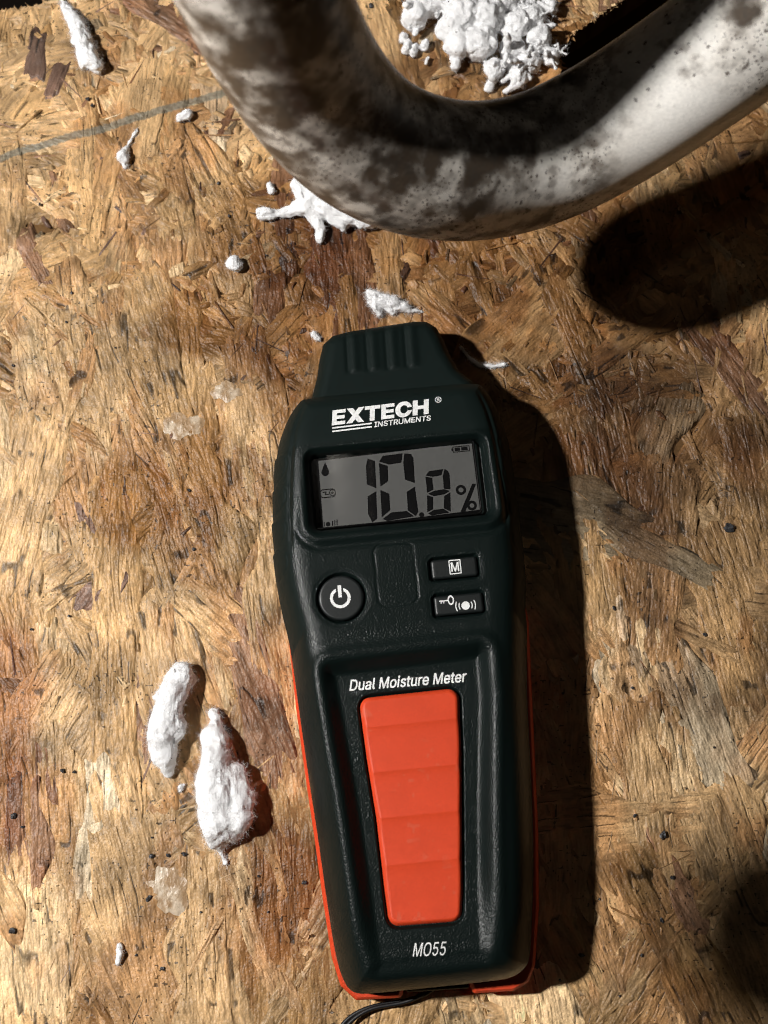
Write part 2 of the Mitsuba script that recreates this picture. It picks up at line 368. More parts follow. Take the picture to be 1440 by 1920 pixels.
def pick(weights): return int(rng.choice(len(weights), p=np.array(weights) / np.sum(weights)))
W_MAIN = [46, 14, 26, 2.6, 0.2, 1.0, 5, 2]
ident = 1
def main_angle(x, y):
    """Strands run mostly along the board, leaning like the photograph's; towards the far end they lie every way."""
    if rng.random() < (0.72 if y < 30 else 0.40): return math.radians(rng.normal(101, 15))
    return rng.uniform(0, math.pi)

strands = []
for k in range(262):                                     # large strands, each a piece of its own
    x, y = rng.uniform(-118, 118), rng.uniform(-140, 168)
    far = y > 28
    L = rng.uniform(28, 58) if far else rng.uniform(50, 105)
    W = rng.uniform(8, 17) if far else rng.uniform(12, 27)
    strands.append((x, y, main_angle(x, y), L, W, rng.uniform(-0.48, 0.26), pick(W_MAIN)))
# strands that stand out in the photograph
strands += [(-89, -80, math.radians(93), 34, 17, 0.30, 3), (-86, -66, math.radians(96), 22, 12, 0.26, 3),
            (-71, -17, math.radians(60), 24, 13, 0.22, 4), (-76, -4, math.radians(95), 20, 9, 0.2, 4), (-99, 133, math.radians(80), 20, 8, 0.3, 4),
            (-93, 126, math.radians(75), 14, 7, 0.3, 4), (70, -9, math.radians(-28), 42, 10, 0.35, 5), (66, -52, math.radians(97), 46, 20, 0.2, 1),
            (60, -27, math.radians(95), 16, 5, 0.38, 7), (-49, 0, math.radians(112), 44, 9, 0.28, 0), (-62, 20, math.radians(118), 52, 10, 0.22, 2),
            (-71, -79, math.radians(92), 36, 10, 0.28, 7), (-30, -105, math.radians(110), 44, 8, 0.3, 1), (-95, -112, math.radians(92), 40, 17, 0.26, 1),
            (-45, -110, math.radians(60), 26, 2.6, 0.5, 1), (-40, -72, math.radians(20), 24, 2.4, 0.42, 1), (69, -88, math.radians(118), 40, 8, 0.28, 3),
            (-55, -45, math.radians(103), 46, 11, 0.2, 0), (48, -102, math.radians(110), 40, 12, 0.25, 0), (-28, -52, math.radians(100), 40, 10, 0.22, 3)]
big = sorted(strands, key=lambda q: q[5])
for q in big:
    x, y, a, L, W, z, pal = q
    z -= 0.16 * (z > 0.15)
    r = strand(x, y, a, L, W, z, pal, ident, max(14, int(L / 1.6)), max(7, int(W / 1.0)))
    ident += 1
    if len(r[1]) > 20:
        put(part_key('floor__strand'), (r[0], r[1]), 'wood', True, uv=r[2])
small = Pile()
def scatter(n, Lr, Wr, zr, nl, nw, far_bias, curl=0.0, weights=W_MAIN, rough=1.0, fray=1.0):
    global ident
    k = 0
    while k < n:
        x, y = rng.uniform(-118, 118), rng.uniform(-140, 172)
        p_here = 1.0 if y > 25 else (0.38 if 35 < x < 62 else 0.16)
        if rng.random() > 1 - far_bias + far_bias * p_here: continue
        a = main_angle(x, y) if rng.random() < 0.55 else rng.uniform(0, math.pi)
        cu = curl * rng.normal()
        small.add(strand(x, y, a, rng.uniform(*Lr), rng.uniform(*Wr), rng.uniform(*zr), pick(weights), ident, nl, nw, curl=cu, rough=rough, fray=fray, lift=rng.normal() * 0.08))
        ident += 1; k += 1
for k in range(520):                                     # the board goes on past the frame
    x, y = rng.uniform(-182, 182), rng.uniform(-200, 225)
    if abs(x) < 116 and -138 < y < 170: continue
    small.add(strand(x, y, main_angle(x, y), rng.uniform(45, 90), rng.uniform(12, 26), rng.uniform(-0.8, 0.2), pick(W_MAIN), ident, 26, 10)); ident += 1
for k in range(170):                                     # the layer under the big strands, seen only through gaps between them
    small.add(strand(rng.uniform(-118, 118), rng.uniform(-140, 168), rng.uniform(0, math.pi), rng.uniform(40, 70), rng.uniform(16, 28), rng.uniform(-0.95, -0.75), pick([30, 5, 20, 10, 2, 2, 20, 1]), ident, 20, 9)); ident += 1
scatter(420, (12, 32), (4, 10), (-0.30, 0.10), 20, 8, 0.85)
scatter(1300, (4, 12), (2.4, 6.5), (-0.24, 0.10), 12, 8, 0.97, 0.08, rough=1.6, fray=1.8)
scatter(800, (2, 6), (0.9, 2.8), (-0.10, 0.22), 8, 6, 0.95, 0.10, [34, 14, 22, 11, 7, 3, 12, 3], rough=1.6, fray=1.8)
scatter(300, (3, 13), (0.3, 0.8), (0.02, 0.40), 7, 3, 0.6, 0.0, [26, 18, 18, 14, 18, 2, 10, 3])
small.put('floor__strand_chip')
labels['floor__strand_chip'] = {'kind': 'stuff'}

# ------------------------------------------------------------------ the meter
ANG = math.radians(5.6); MU = np.array([math.cos(ANG), math.sin(ANG)]); MV = np.array([-math.sin(ANG), math.cos(ANG)]); MO = np.array([7.41, -40.0])
def to_world(mesh):
    v, f = as_mesh(mesh)
    return np.c_[MO + v[:, :1] * MU + v[:, 1:2] * MV, v[:, 2] + 0.45], f
def mput(key, mesh, bsdf, smooth=40, **k): return put(key, to_world(mesh), bsdf, smooth, **k)
METER = 'moisture_meter'
labels[METER] = {'label': 'dark green handheld moisture meter with orange grip lying on the strand board', 'category': 'moisture meter'}

LV = [(-73.9, -19.8), (-73.3, -21.7), (-71.4, -23.4), (-65.8, -24.9), (-51.6, -26.1), (-38.4, -26.9), (-26.2, -27.8), (-8.6, -28.9), (5.5, -29.8), (14.8, -31.4), (24.1, -32.3), (34.8, -32.1), (45.6, -31.2), (56.5, -29.4), (63.2, -26.9), (68.0, -23.6), (69.3, -22.0)]
RV = [(-73.9, 13.4), (-73.3, 15.9), (-70.6, 19.1), (-61.0, 21.1), (-46.9, 23.2), (-28.8, 24.9), (-10.2, 26.3), (8.9, 28.7), (18.0, 30.0), (34.1, 30.5), (49.2, 30.2), (58.0, 29.2), (63.0, 27.8), (67.6, 25.6), (69.3, 24.0)]
left_of, right_of = PchipInterpolator(*zip(*LV)), PchipInterpolator(*zip(*RV))
def teeth(v): return 0.45 * (((v - 22.0) / 8.0) % 1.0) * ((v > 22) & (v < 54))
vv = np.linspace(-73.9, 69.3, 500)
outline = Polygon(np.vstack([np.c_[left_of(vv) - teeth(vv) , vv], np.c_[right_of(vv), vv][::-1]]))
d_out = sdf_poly(outline)
lcd_pocket = rbox(0.3, 41.6, 22.5, 10.7, 3.2); d_lcd = sdf_poly(lcd_pocket)
recess = rounded(Polygon([(-22.3, 0.8), (17.2, 1.8), (17.0, -10.0), (13.9, -33.7), (10.0, -69.0), (-17.4, -69.5), (-19.9, -28.0), (-22.1, -5.0)]), 2.6); d_rec = sdf_poly(recess)
pad_poly = rounded(Polygon([(-14.2, -7.9), (9.3, -7.8), (8.3, -22.0), (5.2, -52.0), (4.2, -59.2), (-12.2, -58.8), (-12.7, -35.0), (-13.6, -22.0)]), 2.6); d_pad = sdf_poly(pad_poly)
label_poly = rbox(-2.7, 19.8, 4.75, 7.3, 1.9); d_lab = sdf_poly(label_poly)
power_poly = Point(-16.0, 15.4).buffer(5.75, 48); m_poly = rbox(11.1, 19.9, 5.85, 2.75, 1.1); k_poly = rbox(11.2, 11.25, 6.15, 2.75, 1.1)
d_pw, d_m, d_k = sdf_poly(power_poly), sdf_poly(m_poly), sdf_poly(k_poly)

def shell_z(u, v):
    """Height of the front shell above the board."""
    d = np.maximum(-d_out(u, v), 0)
    R = 7.5 + 3.0 * sst(-58, -68, v)
    k = np.clip(d / R, 0, 1)
    S = np.maximum(1 - (1 - k) ** 2.5, 0) ** (1 / 2.5)
    base = 8.5 - 7.5 * sst(4, 13, v)
    top = 25.2 - 2.6 * sst(50, 70, v) + 0.5 * sst(10, -8, v)
    z = base + (top - base) * S
    z -= (0.036 * np.maximum(u - (right_of(v) - 11.0), 0) ** 2 + 0.034 * np.maximum(left_of(v) + 10.0 - u, 0) ** 2) * np.clip(S, 0, 1)
    # long edge between the face and the rubber sides beside the display
    side = np.where(u < 0, u - left_of(v), right_of(v) - u)
    z -= 0.55 * np.exp(-((side - 5.6) / 0.55) ** 2) * sst(27, 33, v) * sst(66, 60, v)
    # thumb grooves on the rubber sides
    for vc in (26, 34, 42, 50):
        for cx in (-1, 1):
            cu = (left_of(vc) + 1.0) if cx < 0 else (right_of(vc) - 1.0)
            rr = np.hypot(u - cu, (v - vc) * 0.95)
            z -= 0.28 * np.exp(-((rr - 3.6) / 0.30) ** 2) * (v < vc + 1.2) * (side < 5.0)
    # display pocket with a soft rim
    q = d_lcd(u, v)
    z += 0.45 * np.exp(-((q - 1.1) / 0.9) ** 2) * sst(48, 36, v)
    z -= 0.35 * np.exp(-((q - 3.1) / 0.8) ** 2) * sst(40, 33, v)
    z -= 1.6 * sst(0.2, -1.6, q) + 2.4 * sst(-1.2, -1.7, q)
    z -= 0.22 * np.exp(-(d_lab(u, v) / 0.15) ** 2) + 0.06 * sst(0.1, -0.1, d_lab(u, v))
    for dd in (d_pw, d_m, d_k):
        z -= 1.3 * sst(0.15, -0.25, dd(u, v)) + 0.12 * np.exp(-((dd(u, v) - 0.5) / 0.5) ** 2)
    q = d_rec(u, v)
    deep = 2.9 - 1.9 * sst(-45, -68, v)
    z -= deep * sst(0.4, -3.6, q)
    z += 0.5 * np.exp(-((q - 1.5) / 1.4) ** 2) * sst(-68, -55, v)
    z -= 1.0 * sst(0.10, -0.25, d_pad(u, v) - 0.35)
    return z

def heightfield(lo, hi, v0, v1, nr, nc, zf):
    r = np.linspace(-1, 1, nr); r = r * (1.5 - 0.5 * r * r) * 0.35 + r * 0.65
    v1d = v0 + (v1 - v0) * (r + 1) / 2
    s = np.linspace(-1, 1, nc); s = s * (1.5 - 0.5 * s * s) * 0.6 + s * 0.4
    a, b = lo(v1d), hi(v1d)
    u = (a + b)[:, None] / 2 + (b - a)[:, None] / 2 * s[None]
    v = np.repeat(v1d[:, None], nc, 1)
    return np.stack([u, v, zf(u, v)], -1).reshape(-1, 3), grid_faces(nr, nc)

hv, hf_ = heightfield(lambda v: left_of(v) - teeth(v), right_of, -73.9, 69.3, 520, 236, shell_z)
fu, fv = hv[hf_].mean(1)[:, 0], hv[hf_].mean(1)[:, 1]
rubber = (np.minimum(fu - left_of(fv), right_of(fv) - fu) < 5.6) & (fv > 3.0 + 1.2 * np.minimum(fu - left_of(fv), right_of(fv) - fu)) | (fv > 53.2)
nrm = meshkit.arrays((hv, hf_), True)[2]
def shell_part(key, faces, bsdf):
    used = np.unique(faces); idx = np.zeros(len(hv), int); idx[used] = np.arange(len(used))
    w, _ = to_world((hv[used], faces)); nn = nrm[used]
    nw = np.c_[nn[:, :1] * MU + nn[:, 1:2] * MV, nn[:, 2]]
    path = meshkit.write_ply((w * MM, idx[faces]), False, normals=nw)
    scene[key] = {'type': 'ply', 'filename': path, 'face_normals': False, 'bsdf': {'type': 'ref', 'id': bsdf}}
shell_part(METER + '__front_shell', hf_[~rubber], 'shell')
shell_part(METER + '__rubber_overmould', hf_[rubber], 'shell_matte')
labels[METER + '__rubber_overmould'] = {'label': 'matte rubber round the head and sides, with thumb grooves'}
labels[METER + '__front_shell'] = {'label': 'dark green textured front shell'}

# back shell, orange, showing past the lower half of the front shell
OL = [(8.0, -30.2), (-8.1, -29.8), (-27.4, -28.7), (-37.5, -28.0), (-53.5, -27.1), (-66.0, -26.2), (-72.5, -24.7), (-76.0, -21.4)]
OR = [(-77.6, 15.3), (-76.0, 18.9), (-72.5, 20.9), (-59.8, 23.4), (-42.8, 25.4), (-22.7, 27.0), (8.0, 29.4)]
back = Polygon([(u, v) for v, u in OL] + [(-10.8, -76.5), (-9.6, -72.6), (4.6, -72.9), (5.8, -77.2)] + [(u, v) for v, u in OR] + [(27.5, 30), (22, 64), (-20, 64), (-29, 30)])
back = rounded(back, 0.9)
mput(METER + '__back_shell', ring_loft(back, [(0.3, -1.6), (1.2, -0.5), (2.6, 0.0), (6.6, 0.05), (7.8, -0.25), (8.6, -0.9)], 700), 'orange', 40)
labels[METER + '__back_shell'] = {'label': 'orange back shell showing along both lower sides and the end'}

# orange grip pad with five stepped bands
pad_in = pad_poly.buffer(-0.05)
def scan(poly):
    vs = np.linspace(poly.bounds[1] + 1e-3, poly.bounds[3] - 1e-3, 400); a, b = [], []
    for v in vs:
        g = poly.intersection(LineString([(-60, v), (60, v)])); a.append(g.bounds[0]); b.append(g.bounds[2])
    return (lambda v: np.interp(v, vs, a)), (lambda v: np.interp(v, vs, b)), vs[0], vs[-1]
STEPS = [-14.8, -25.0, -35.2, -45.5]
def pad_z(u, v):
    d = np.maximum(-d_padin(u, v), 0)
    k = np.clip(d / 1.1, 0, 1)
    z = 22.1 + 1.7 * np.sqrt(np.maximum(1 - (1 - k) ** 2, 0))
    edges = [-7.8] + STEPS + [-59.2]
    for a, b in zip(edges[:-1], edges[1:]):
        t = np.clip((a - v) / (a - b), 0, 1)
        inside = (v <= a) & (v > b)
        z += np.where(inside, 0.42 * np.exp(-t / 0.13) + 0.42 * t ** 3 if a != -7.8 else 0.14 + 0.28 * t ** 3, 0) * k
    return z
d_padin = sdf_poly(pad_in)
pl, prr, p0, p1 = scan(pad_in)
mput(METER + '__grip_pad', heightfield(pl, prr, p0, p1, 300, 90, pad_z), 'orange', 30)
labels[METER + '__grip_pad'] = {'label': 'orange rubber grip pad with stepped bands'}

# protective cap over the pins
cap_pts = [(-20.2, 67.2), (-19.2, 70.5), (-17.6, 75.4), (-16.6, 80.2), (-15.4, 84.0), (-12.8, 86.2), (-9.0, 87.0), (0, 87.7), (9.0, 88.3), (12.6, 87.8), (15.1, 85.7), (16.6, 81.8), (17.7, 77.6), (19.6, 73.0), (22.6, 69.6), (24.0, 67.2)]
cap = Polygon(cap_pts).buffer(0.6).buffer(-0.6)
cl, cr, c0, c1 = scan(cap)
d_cap = sdf_poly(cap.union(box(-40, 60, 40, 67.3)).buffer(0))
def cap_z(u, v):
    d = np.maximum(-d_cap(u, v), 0)
    k = np.clip(d / 5.0, 0, 1)
    z = 4.0 + (17.6 - 0.16 * (v - 68) - 4.0) * np.maximum(1 - (1 - k) ** 2.6, 0) ** (1 / 2.6)
    for i in range(4):
        uc = -7.35 + 4.95 * i + 0.035 * (v - 78)
        on = sst(72.6, 74.2, v) * sst(87.0, 84.6, v)
        z += on * (0.50 * np.exp(-((u - uc) / 1.25) ** 2) - 0.35 * np.exp(-((u - uc + 1.7) / 0.6) ** 2))
    return z
mput(METER + '__pin_cap', heightfield(cl, cr, c0, c1, 150, 170, cap_z), 'shell_matte', True)
labels[METER + '__pin_cap'] = {'label': 'dark green ribbed cap over the pins'}

# buttons
def button(poly, top, dome, key):
    pin = poly.buffer(-0.42)
    mput(key, ring_loft(pin, [(21.5, 0), (top - 0.55, 0), (top - 0.25, -0.10), (top - 0.06, -0.32), (top, -0.65)], 160), 'button', 40)
button(power_poly, 25.25, 0, METER + '__power_button')
button(m_poly, 25.2, 0, METER + '__memory_button')
button(k_poly, 25.2, 0, METER + '__alarm_button')
labels[METER + '__power_button'] = {'label': 'round black button with the power symbol'}
labels[METER + '__memory_button'] = {'label': 'black button with a boxed letter M'}
labels[METER + '__alarm_button'] = {'label': 'black button with a key and a buzzer symbol'}

# display
DISP = METER + '__display'
mput(DISP, extrude(rbox(-0.9, 42.2, 20.6, 9.6, 1.2), 20.6, 21.3), 'gloss_black', 30)
labels[DISP] = {'label': 'grey display reading 10.8 percent'}
mput(DISP + '__lcd_panel', extrude(Polygon([(-18.8, 33.0), (-18.6, 49.9), (19.0, 50.9), (19.1, 34.0)]), 21.3, 21.42), 'lcd', False)
mput(DISP + '__window', extrude(rbox(-1.0, 42.25, 20.3, 9.3, 1.0), 22.55, 22.56), 'glass', False)
# keep only the upper sheet of the window: a single pane
wv_, wf_ = as_mesh(extrude(rbox(-1.0, 42.25, 20.3, 9.3, 1.0), 22.55, 22.56))
keep = (wv_[wf_][:, :, 2] > 22.555).all(1)
mput(DISP + '__window', (wv_, wf_[keep]), 'glass', False)
rim = rbox(-1.0, 42.25, 20.45, 9.45, 1.1).difference(rbox(-1.0, 42.25, 20.15, 9.15, 0.9))
rimline = np.array(rbox(-1.0, 42.25, 20.35, 9.35, 1.1).exterior.segmentize(0.7).coords)
mput(DISP + '__window_rim', tube(np.c_[rimline, np.full(len(rimline), 22.5)], 0.24, 10, False), 'gloss_black', 60)

def P(*pts): return Polygon(pts)
def thick(pts, w): return LineString(pts).buffer(w / 2, cap_style=2, join_style=2)
digits = [  # '1'
    P((-6.6, 49.3), (-4.9, 48.5), (-5.2, 41.7), (-7.4, 42.9), (-7.2, 47.5)), P((-7.5, 39.9), (-5.3, 41.0), (-5.7, 34.2), (-7.0, 33.4), (-7.8, 35.6)),
    # '0'
    P((-3.9, 48.3), (-2.9, 49.6), (2.0, 49.8), (1.5, 47.5), (-1.6, 47.3)), P((2.4, 49.8), (4.0, 49.4), (4.5, 48.3), (4.2, 42.1), (1.9, 43.2), (1.9, 47.4)),
    P((-4.0, 47.9), (-4.2, 42.0), (-2.2, 43.2), (-1.9, 47.0)), P((-4.3, 41.2), (-2.2, 40.0), (-2.4, 36.0), (-4.6, 34.4)), P((4.1, 41.2), (2.0, 40.1), (1.8, 35.5), (3.6, 33.9), (4.3, 35.0)),
    P((-4.4, 34.0), (-3.4, 33.4), (3.2, 33.9), (1.5, 35.4), (-2.2, 35.4)),
    # '.'
    Point(5.0, 34.1).buffer(0.62, 8),
    # '8'
    P((7.0, 43.7), (7.9, 44.7), (11.4, 44.9), (10.8, 43.4), (8.6, 43.2)), P((11.7, 44.9), (12.5, 44.3), (12.8, 43.4), (12.6, 39.7), (11.0, 40.0), (11.1, 43.2)),
    P((6.9, 43.4), (6.9, 39.4), (8.5, 40.0), (8.5, 43.0)), P((7.1, 39.1), (8.4, 38.4), (11.0, 38.6), (12.4, 39.3), (11.1, 39.9), (8.6, 39.7)),
    P((6.8, 38.8), (6.4, 34.6), (7.9, 35.2), (8.2, 38.2)), P((12.5, 39.0), (12.1, 34.2), (10.5, 35.2), (10.9, 38.2)), P((6.6, 34.3), (7.4, 33.7), (11.7, 34.0), (10.4, 35.1), (8.0, 35.0)),
    # '%'
    Point(15.1, 39.3).buffer(1.25, 12).difference(Point(15.1, 39.3).buffer(0.6, 10)), Point(17.3, 35.2).buffer(1.2, 12).difference(Point(17.3, 35.2).buffer(0.55, 10)),
    P((18.0, 40.6), (18.9, 40.4), (15.6, 33.9), (14.4, 33.9))]
for nm, a_, b_ in (('digit', 0, 2), ('digit_001', 2, 8), ('decimal_point', 8, 9), ('digit_002', 9, 16), ('percent_sign', 16, 19)):
    mput(DISP + '__' + nm, extrude(union_all(digits[a_:b_]), 21.42, 21.50), 'lcd_ink', False)
drop = Point(-17.15, 46.9).buffer(0.95, 12).union(P((-17.95, 47.4), (-17.0, 49.4), (-16.3, 47.4)))
log_ = rbox(-17.0, 41.6, 1.95, 1.1, 0.9).difference(rbox(-17.0, 41.6, 1.72, 0.87, 0.75)).union(Point(-15.9, 41.65).buffer(0.8).difference(Point(-15.9, 41.65).buffer(0.6))).union(Point(-15.9, 41.65).buffer(0.3)).union(thick([(-18.2, 41.9), (-17.4, 42.0), (-17.6, 41.4), (-16.8, 41.3)], 0.22))
bz = Point(-17.6, 34.0).buffer(0.55).union(union_all([P((-18.6, 33.5), (-18.4, 33.5), (-18.4, 34.6), (-18.6, 34.6)), P((-16.7, 33.5), (-16.45, 33.5), (-16.35, 34.7), (-16.6, 34.7)), P((-16.15, 33.5), (-15.9, 33.5), (-15.8, 34.8), (-16.05, 34.8)), P((-15.6, 33.5), (-15.35, 33.5), (-15.2, 34.9), (-15.5, 34.9))]))
bat = rbox(16.3, 49.5, 2.1, 0.75, 0.1).difference(rbox(16.3, 49.5, 1.9, 0.55, 0.05)).union(box(13.9, 49.2, 14.3, 49.8)).union(box(14.7, 49.1, 16.0, 49.9)).union(box(16.3, 49.1, 17.9, 49.9))
for nm, gg in (('drop_symbol', drop), ('log_symbol', log_), ('buzzer_symbol', bz), ('battery_symbol', bat)):
    mput(DISP + '__' + nm, extrude(gg, 21.42, 21.50), 'lcd_ink', False)

# printing
def drape(mesh, u, v, angle=0.0, on=None, depth=0.05):
    vv_, f = as_mesh(mesh)
    c, s = math.cos(angle), math.sin(angle)
    x = u + c * vv_[:, 0] - s * vv_[:, 1]; y = v + s * vv_[:, 0] + c * vv_[:, 1]
    zz = (shell_z(x, y) if on is None else np.full(len(x), on)) + vv_[:, 2]
    return np.c_[x, y, zz], f
def lettering(text, height, width, shear=0.0, bold=False):
    m = meshkit.text_mesh(text, height, 0.05, bold)
    v = np.array(m.vertices)
    v[:, 0] -= v[:, 0].min(); v[:, 0] *= (width - shear * height) / v[:, 0].max()
    v[:, 0] += shear * v[:, 1]; v[:, 2] += 0.012
    return v, np.array(m.faces)
def heavy_word():
    """The maker's name in wide heavy slanted capitals, letters one unit high."""
    w = 0.27
    E_ = union_all([box(0, 0, w, 1), box(0, 0, .74, .23), box(0, .385, .70, .615), box(0, .77, .74, 1)])
    X_ = P((0, 0), (.34, 0), (1.0, 1), (.66, 1)).union(P((.66, 0), (1.0, 0), (.34, 1), (0, 1)))
    T_ = box(0, .76, .86, 1).union(box(.29, 0, .57, 1))
    C_ = affinity.scale(Point(.46, .5).buffer(.5, 24), .94, 1.06).difference(affinity.scale(Point(.48, .5).buffer(.26, 24), .82, 1.05)).difference(P((.5, .5), (1.1, .36), (1.1, .64))).difference(box(.70, .40, 1.1, .60))
    H_ = union_all([box(0, 0, .28, 1), box(.62, 0, .90, 1), box(0, .38, .9, .62)])
    x, out = 0.0, []
    for g, adv in ((E_, .80), (X_, 1.02), (T_, .92), (E_, .80), (C_, .97), (H_, .90)):
        out.append(affinity.translate(g, x, 0)); x += adv
    return union_all(out), x
word, word_w = heavy_word()
hgt, wid_ = 4.0, 23.7
word = affinity.affine_transform(word, [wid_ / word_w, 0.15 * hgt, 0, hgt, 0, 0])
wv2, wf2 = as_mesh(extrude(word, 0.012, 0.062))
bl = math.atan2(58.4 - 57.7, 24.3)
logo = [drape((wv2, wf2), -14.5, 57.65, bl),
        drape(extrude(box(0, 0, 9.7, 0.40), 0.012, 0.062), -14.5, 56.75, bl), drape(extrude(box(0, 0, 9.7, 0.40), 0.012, 0.062), -14.55, 55.85, bl),
        drape(lettering('INSTRUMENTS', 1.32, 14.1, 0.2, True), -4.35, 56.15, bl),
        drape(extrude(Point(0, 0).buffer(0.80, 16).difference(Point(0, 0).buffer(0.64, 16)), 0.012, 0.062), 11.9, 61.9), drape(lettering('R', 0.8, 0.66, 0.0, True), 11.62, 61.5)]
mput(METER + '__logo_print', join(logo), 'print', False)
mput(METER + '__title_print', drape(lettering('Dual Moisture Meter', 2.45, 27.6, 0.2, True), -16.1, -6.05, math.atan2(-0.55, 27.4)), 'print', False)
mput(METER + '__number_print', drape(lettering('MO55', 2.75, 7.7, 0.22), -7.5, -65.15, math.atan2(-0.35, 7.3)), 'print', False)
ring = Point(0, 0).buffer(2.42, 32).difference(Point(0, 0).buffer(1.72, 32)).difference(box(-0.85, 0.8, 0.85, 4)).union(box(-0.42, 0.1, 0.42, 3.0))
mput(METER + '__power_button__symbol', drape(extrude(ring, 0.012, 0.05), -16.2, 15.4, 0, 25.25), 'print', False)
boxed = rbox(0, 0, 1.42, 1.72, 0.2).difference(rbox(0, 0, 1.18, 1.48, 0.12))
mput(METER + '__memory_button__symbol', join([drape(extrude(boxed, 0.012, 0.05), 11.3, 20.1, 0, 25.2), drape(lettering('M', 2.1, 1.85, 0, True), 10.36, 19.05, 0, 25.2)]), 'print', False)
key_ = affinity.scale(Point(9.45, 12.35).buffer(1.0, 16), .75, 1.15).difference(affinity.scale(Point(9.45, 12.35).buffer(0.62, 16), .75, 1.2)).union(box(6.7, 12.2, 8.8, 12.5)).union(box(7.0, 11.75, 7.25, 12.3)).union(box(7.6, 11.75, 7.85, 12.3))
def arc(cx, cy, r, a0, a1, w): return LineString([(cx + r * math.cos(a), cy + r * math.sin(a)) for a in np.radians(np.linspace(a0, a1, 9))]).buffer(w / 2)
buz = Point(12.75, 10.75).buffer(0.98, 16).union(union_all([arc(12.75, 10.75, r, a - 26, a + 26, 0.24) for r in (1.55, 2.3) for a in (0, 180)]))
mput(METER + '__alarm_button__symbol', extrude(key_.union(buz), 25.212, 25.25), 'print', False)

# wrist cord: two strands leaving the notch in the end
def cordpath(off, dz): return spline([(-1.5 + off, -73.5, 5.0), (-4.5, -76.6 + off * 0.3, 3.0), (-11.0, -78.2 - off * 0.25, 1.2 + dz), (-18.0, -78.8 - off * 0.3, 0.9 + dz), (-24.0, -81.0 - off, 0.8 + dz), (-27.8, -85.5 - off * 1.4, 0.7 + dz), (-29.5, -93.0 - off, 0.6 + dz), (-30.0, -110.0, 0.6)], 90)
cords = [tube(cordpath(0.0, 0.0), 0.48, 12), tube(cordpath(1.05, 0.75), 0.48, 12)]
mput(METER + '__wrist_cord', join(cords), 'cord', 60)
labels[METER + '__wrist_cord'] = {'label': 'doubled black wrist cord trailing from the notch in the end'}
mput(METER + '__cord_bar', tube([(-9.5, -74.9, 5.2), (5.0, -75.4, 5.2)], 0.8, 14), 'black', 60)

# ------------------------------------------------------------------ pipe
pc = [(-22.0, 132.0, 760.0), (-22.0, 132.0, 460.0), (-22.0, 130.0, 380.0), (-24.0, 124.0, 300.0), (-28.0, 105.0, 220.0), (-28.5, 81.0, 168.0), (-25.6, 69.5, 140.0), (-20.5, 64.8, 119.3), (-13.6, 61.6, 97.2), (-3.1, 58.1, 82.1), (10.0, 57.8, 72.6), (31.9, 64.5, 63.4), (69.7, 81.5, 77.9), (103.0, 101.2, 90.7), (150.0, 128.0, 106.0), (190.0, 150.0, 118.0)]
pp = spline(pc, 260); RP = 14.45
pv, pf = tube(pp, RP, 120, False)
arcl = np.r_[0, np.cumsum(np.linalg.norm(np.diff(pp, axis=0), axis=1))]
puv = np.stack(np.broadcast_arrays(arcl[:, None], (np.arange(120) * 2 * np.pi / 120 * RP)[None]), -1).reshape(-1, 2)
put('trap_pipe', (pv, pf), 'pvc', True, uv=puv)
labels['trap_pipe'] = {'label': 'grimy white plastic drain pipe bending above the board', 'category': 'pipe'}
# open pipe end, added out of frame to shadow the near corner
hp = tube([(-119, -54, 215), (-119, -54, 340), (-119, -54, 640)], 14.5, 64, False); hp2 = tube([(-119, -54, 215), (-119, -54, 340), (-119, -54, 640)], 12.3, 64, False)
put('added_shadow_pipe', join([hp, (hp2[0], hp2[1][:, ::-1])]), 'pvc_clean', 60)
labels['added_shadow_pipe'] = {'label': 'open straight pipe end added outside the picture to shade the near corner of the board', 'category': 'pipe'}

# ------------------------------------------------------------------ insulation
def blob_mesh(chain, seed, refine=0.55, amp=0.5, freq=0.5, links=None, squash=0.0):
    """Soft lump: hulls between neighbouring spheres (x, y, z, r), joined, refined, smoothed and roughened."""
    parts = []
    links = links if links is not None else [(i, i + 1) for i in range(len(chain) - 1)] or [(0, 0)]
    for a, b in links:
        ss = [m3.Manifold.sphere(chain[k][3], 18).translate(chain[k][:3]) for k in {a, b}]
        parts.append(m3.Manifold.batch_hull(ss) if len(ss) > 1 else ss[0])
    m = m3.Manifold.batch_boolean(parts, m3.OpType.Add).refine_to_length(refine)
    v, f = as_mesh(m)
    t = trimesh.Trimesh(v, f, process=False)
    trimesh.smoothing.filter_taubin(t, iterations=6)
    v = np.array(t.vertices); n = np.array(t.vertex_normals)
    q = v * freq + seed * 13.7
    v = v + n * (amp * 2.6 * (meshkit.fbm(q, 2, seed) - 0.5) + amp * 0.55 * (meshkit.fbm(q * 3.6, 3, seed + 5) - 0.5) - amp * 0.5 * (1 - np.abs(2 * meshkit.fbm(q * 0.7 + 50, 2, seed) - 1)) ** 5)[:, None]
    v[:, 2] = np.maximum(v[:, 2], 0.25)
    return v, f

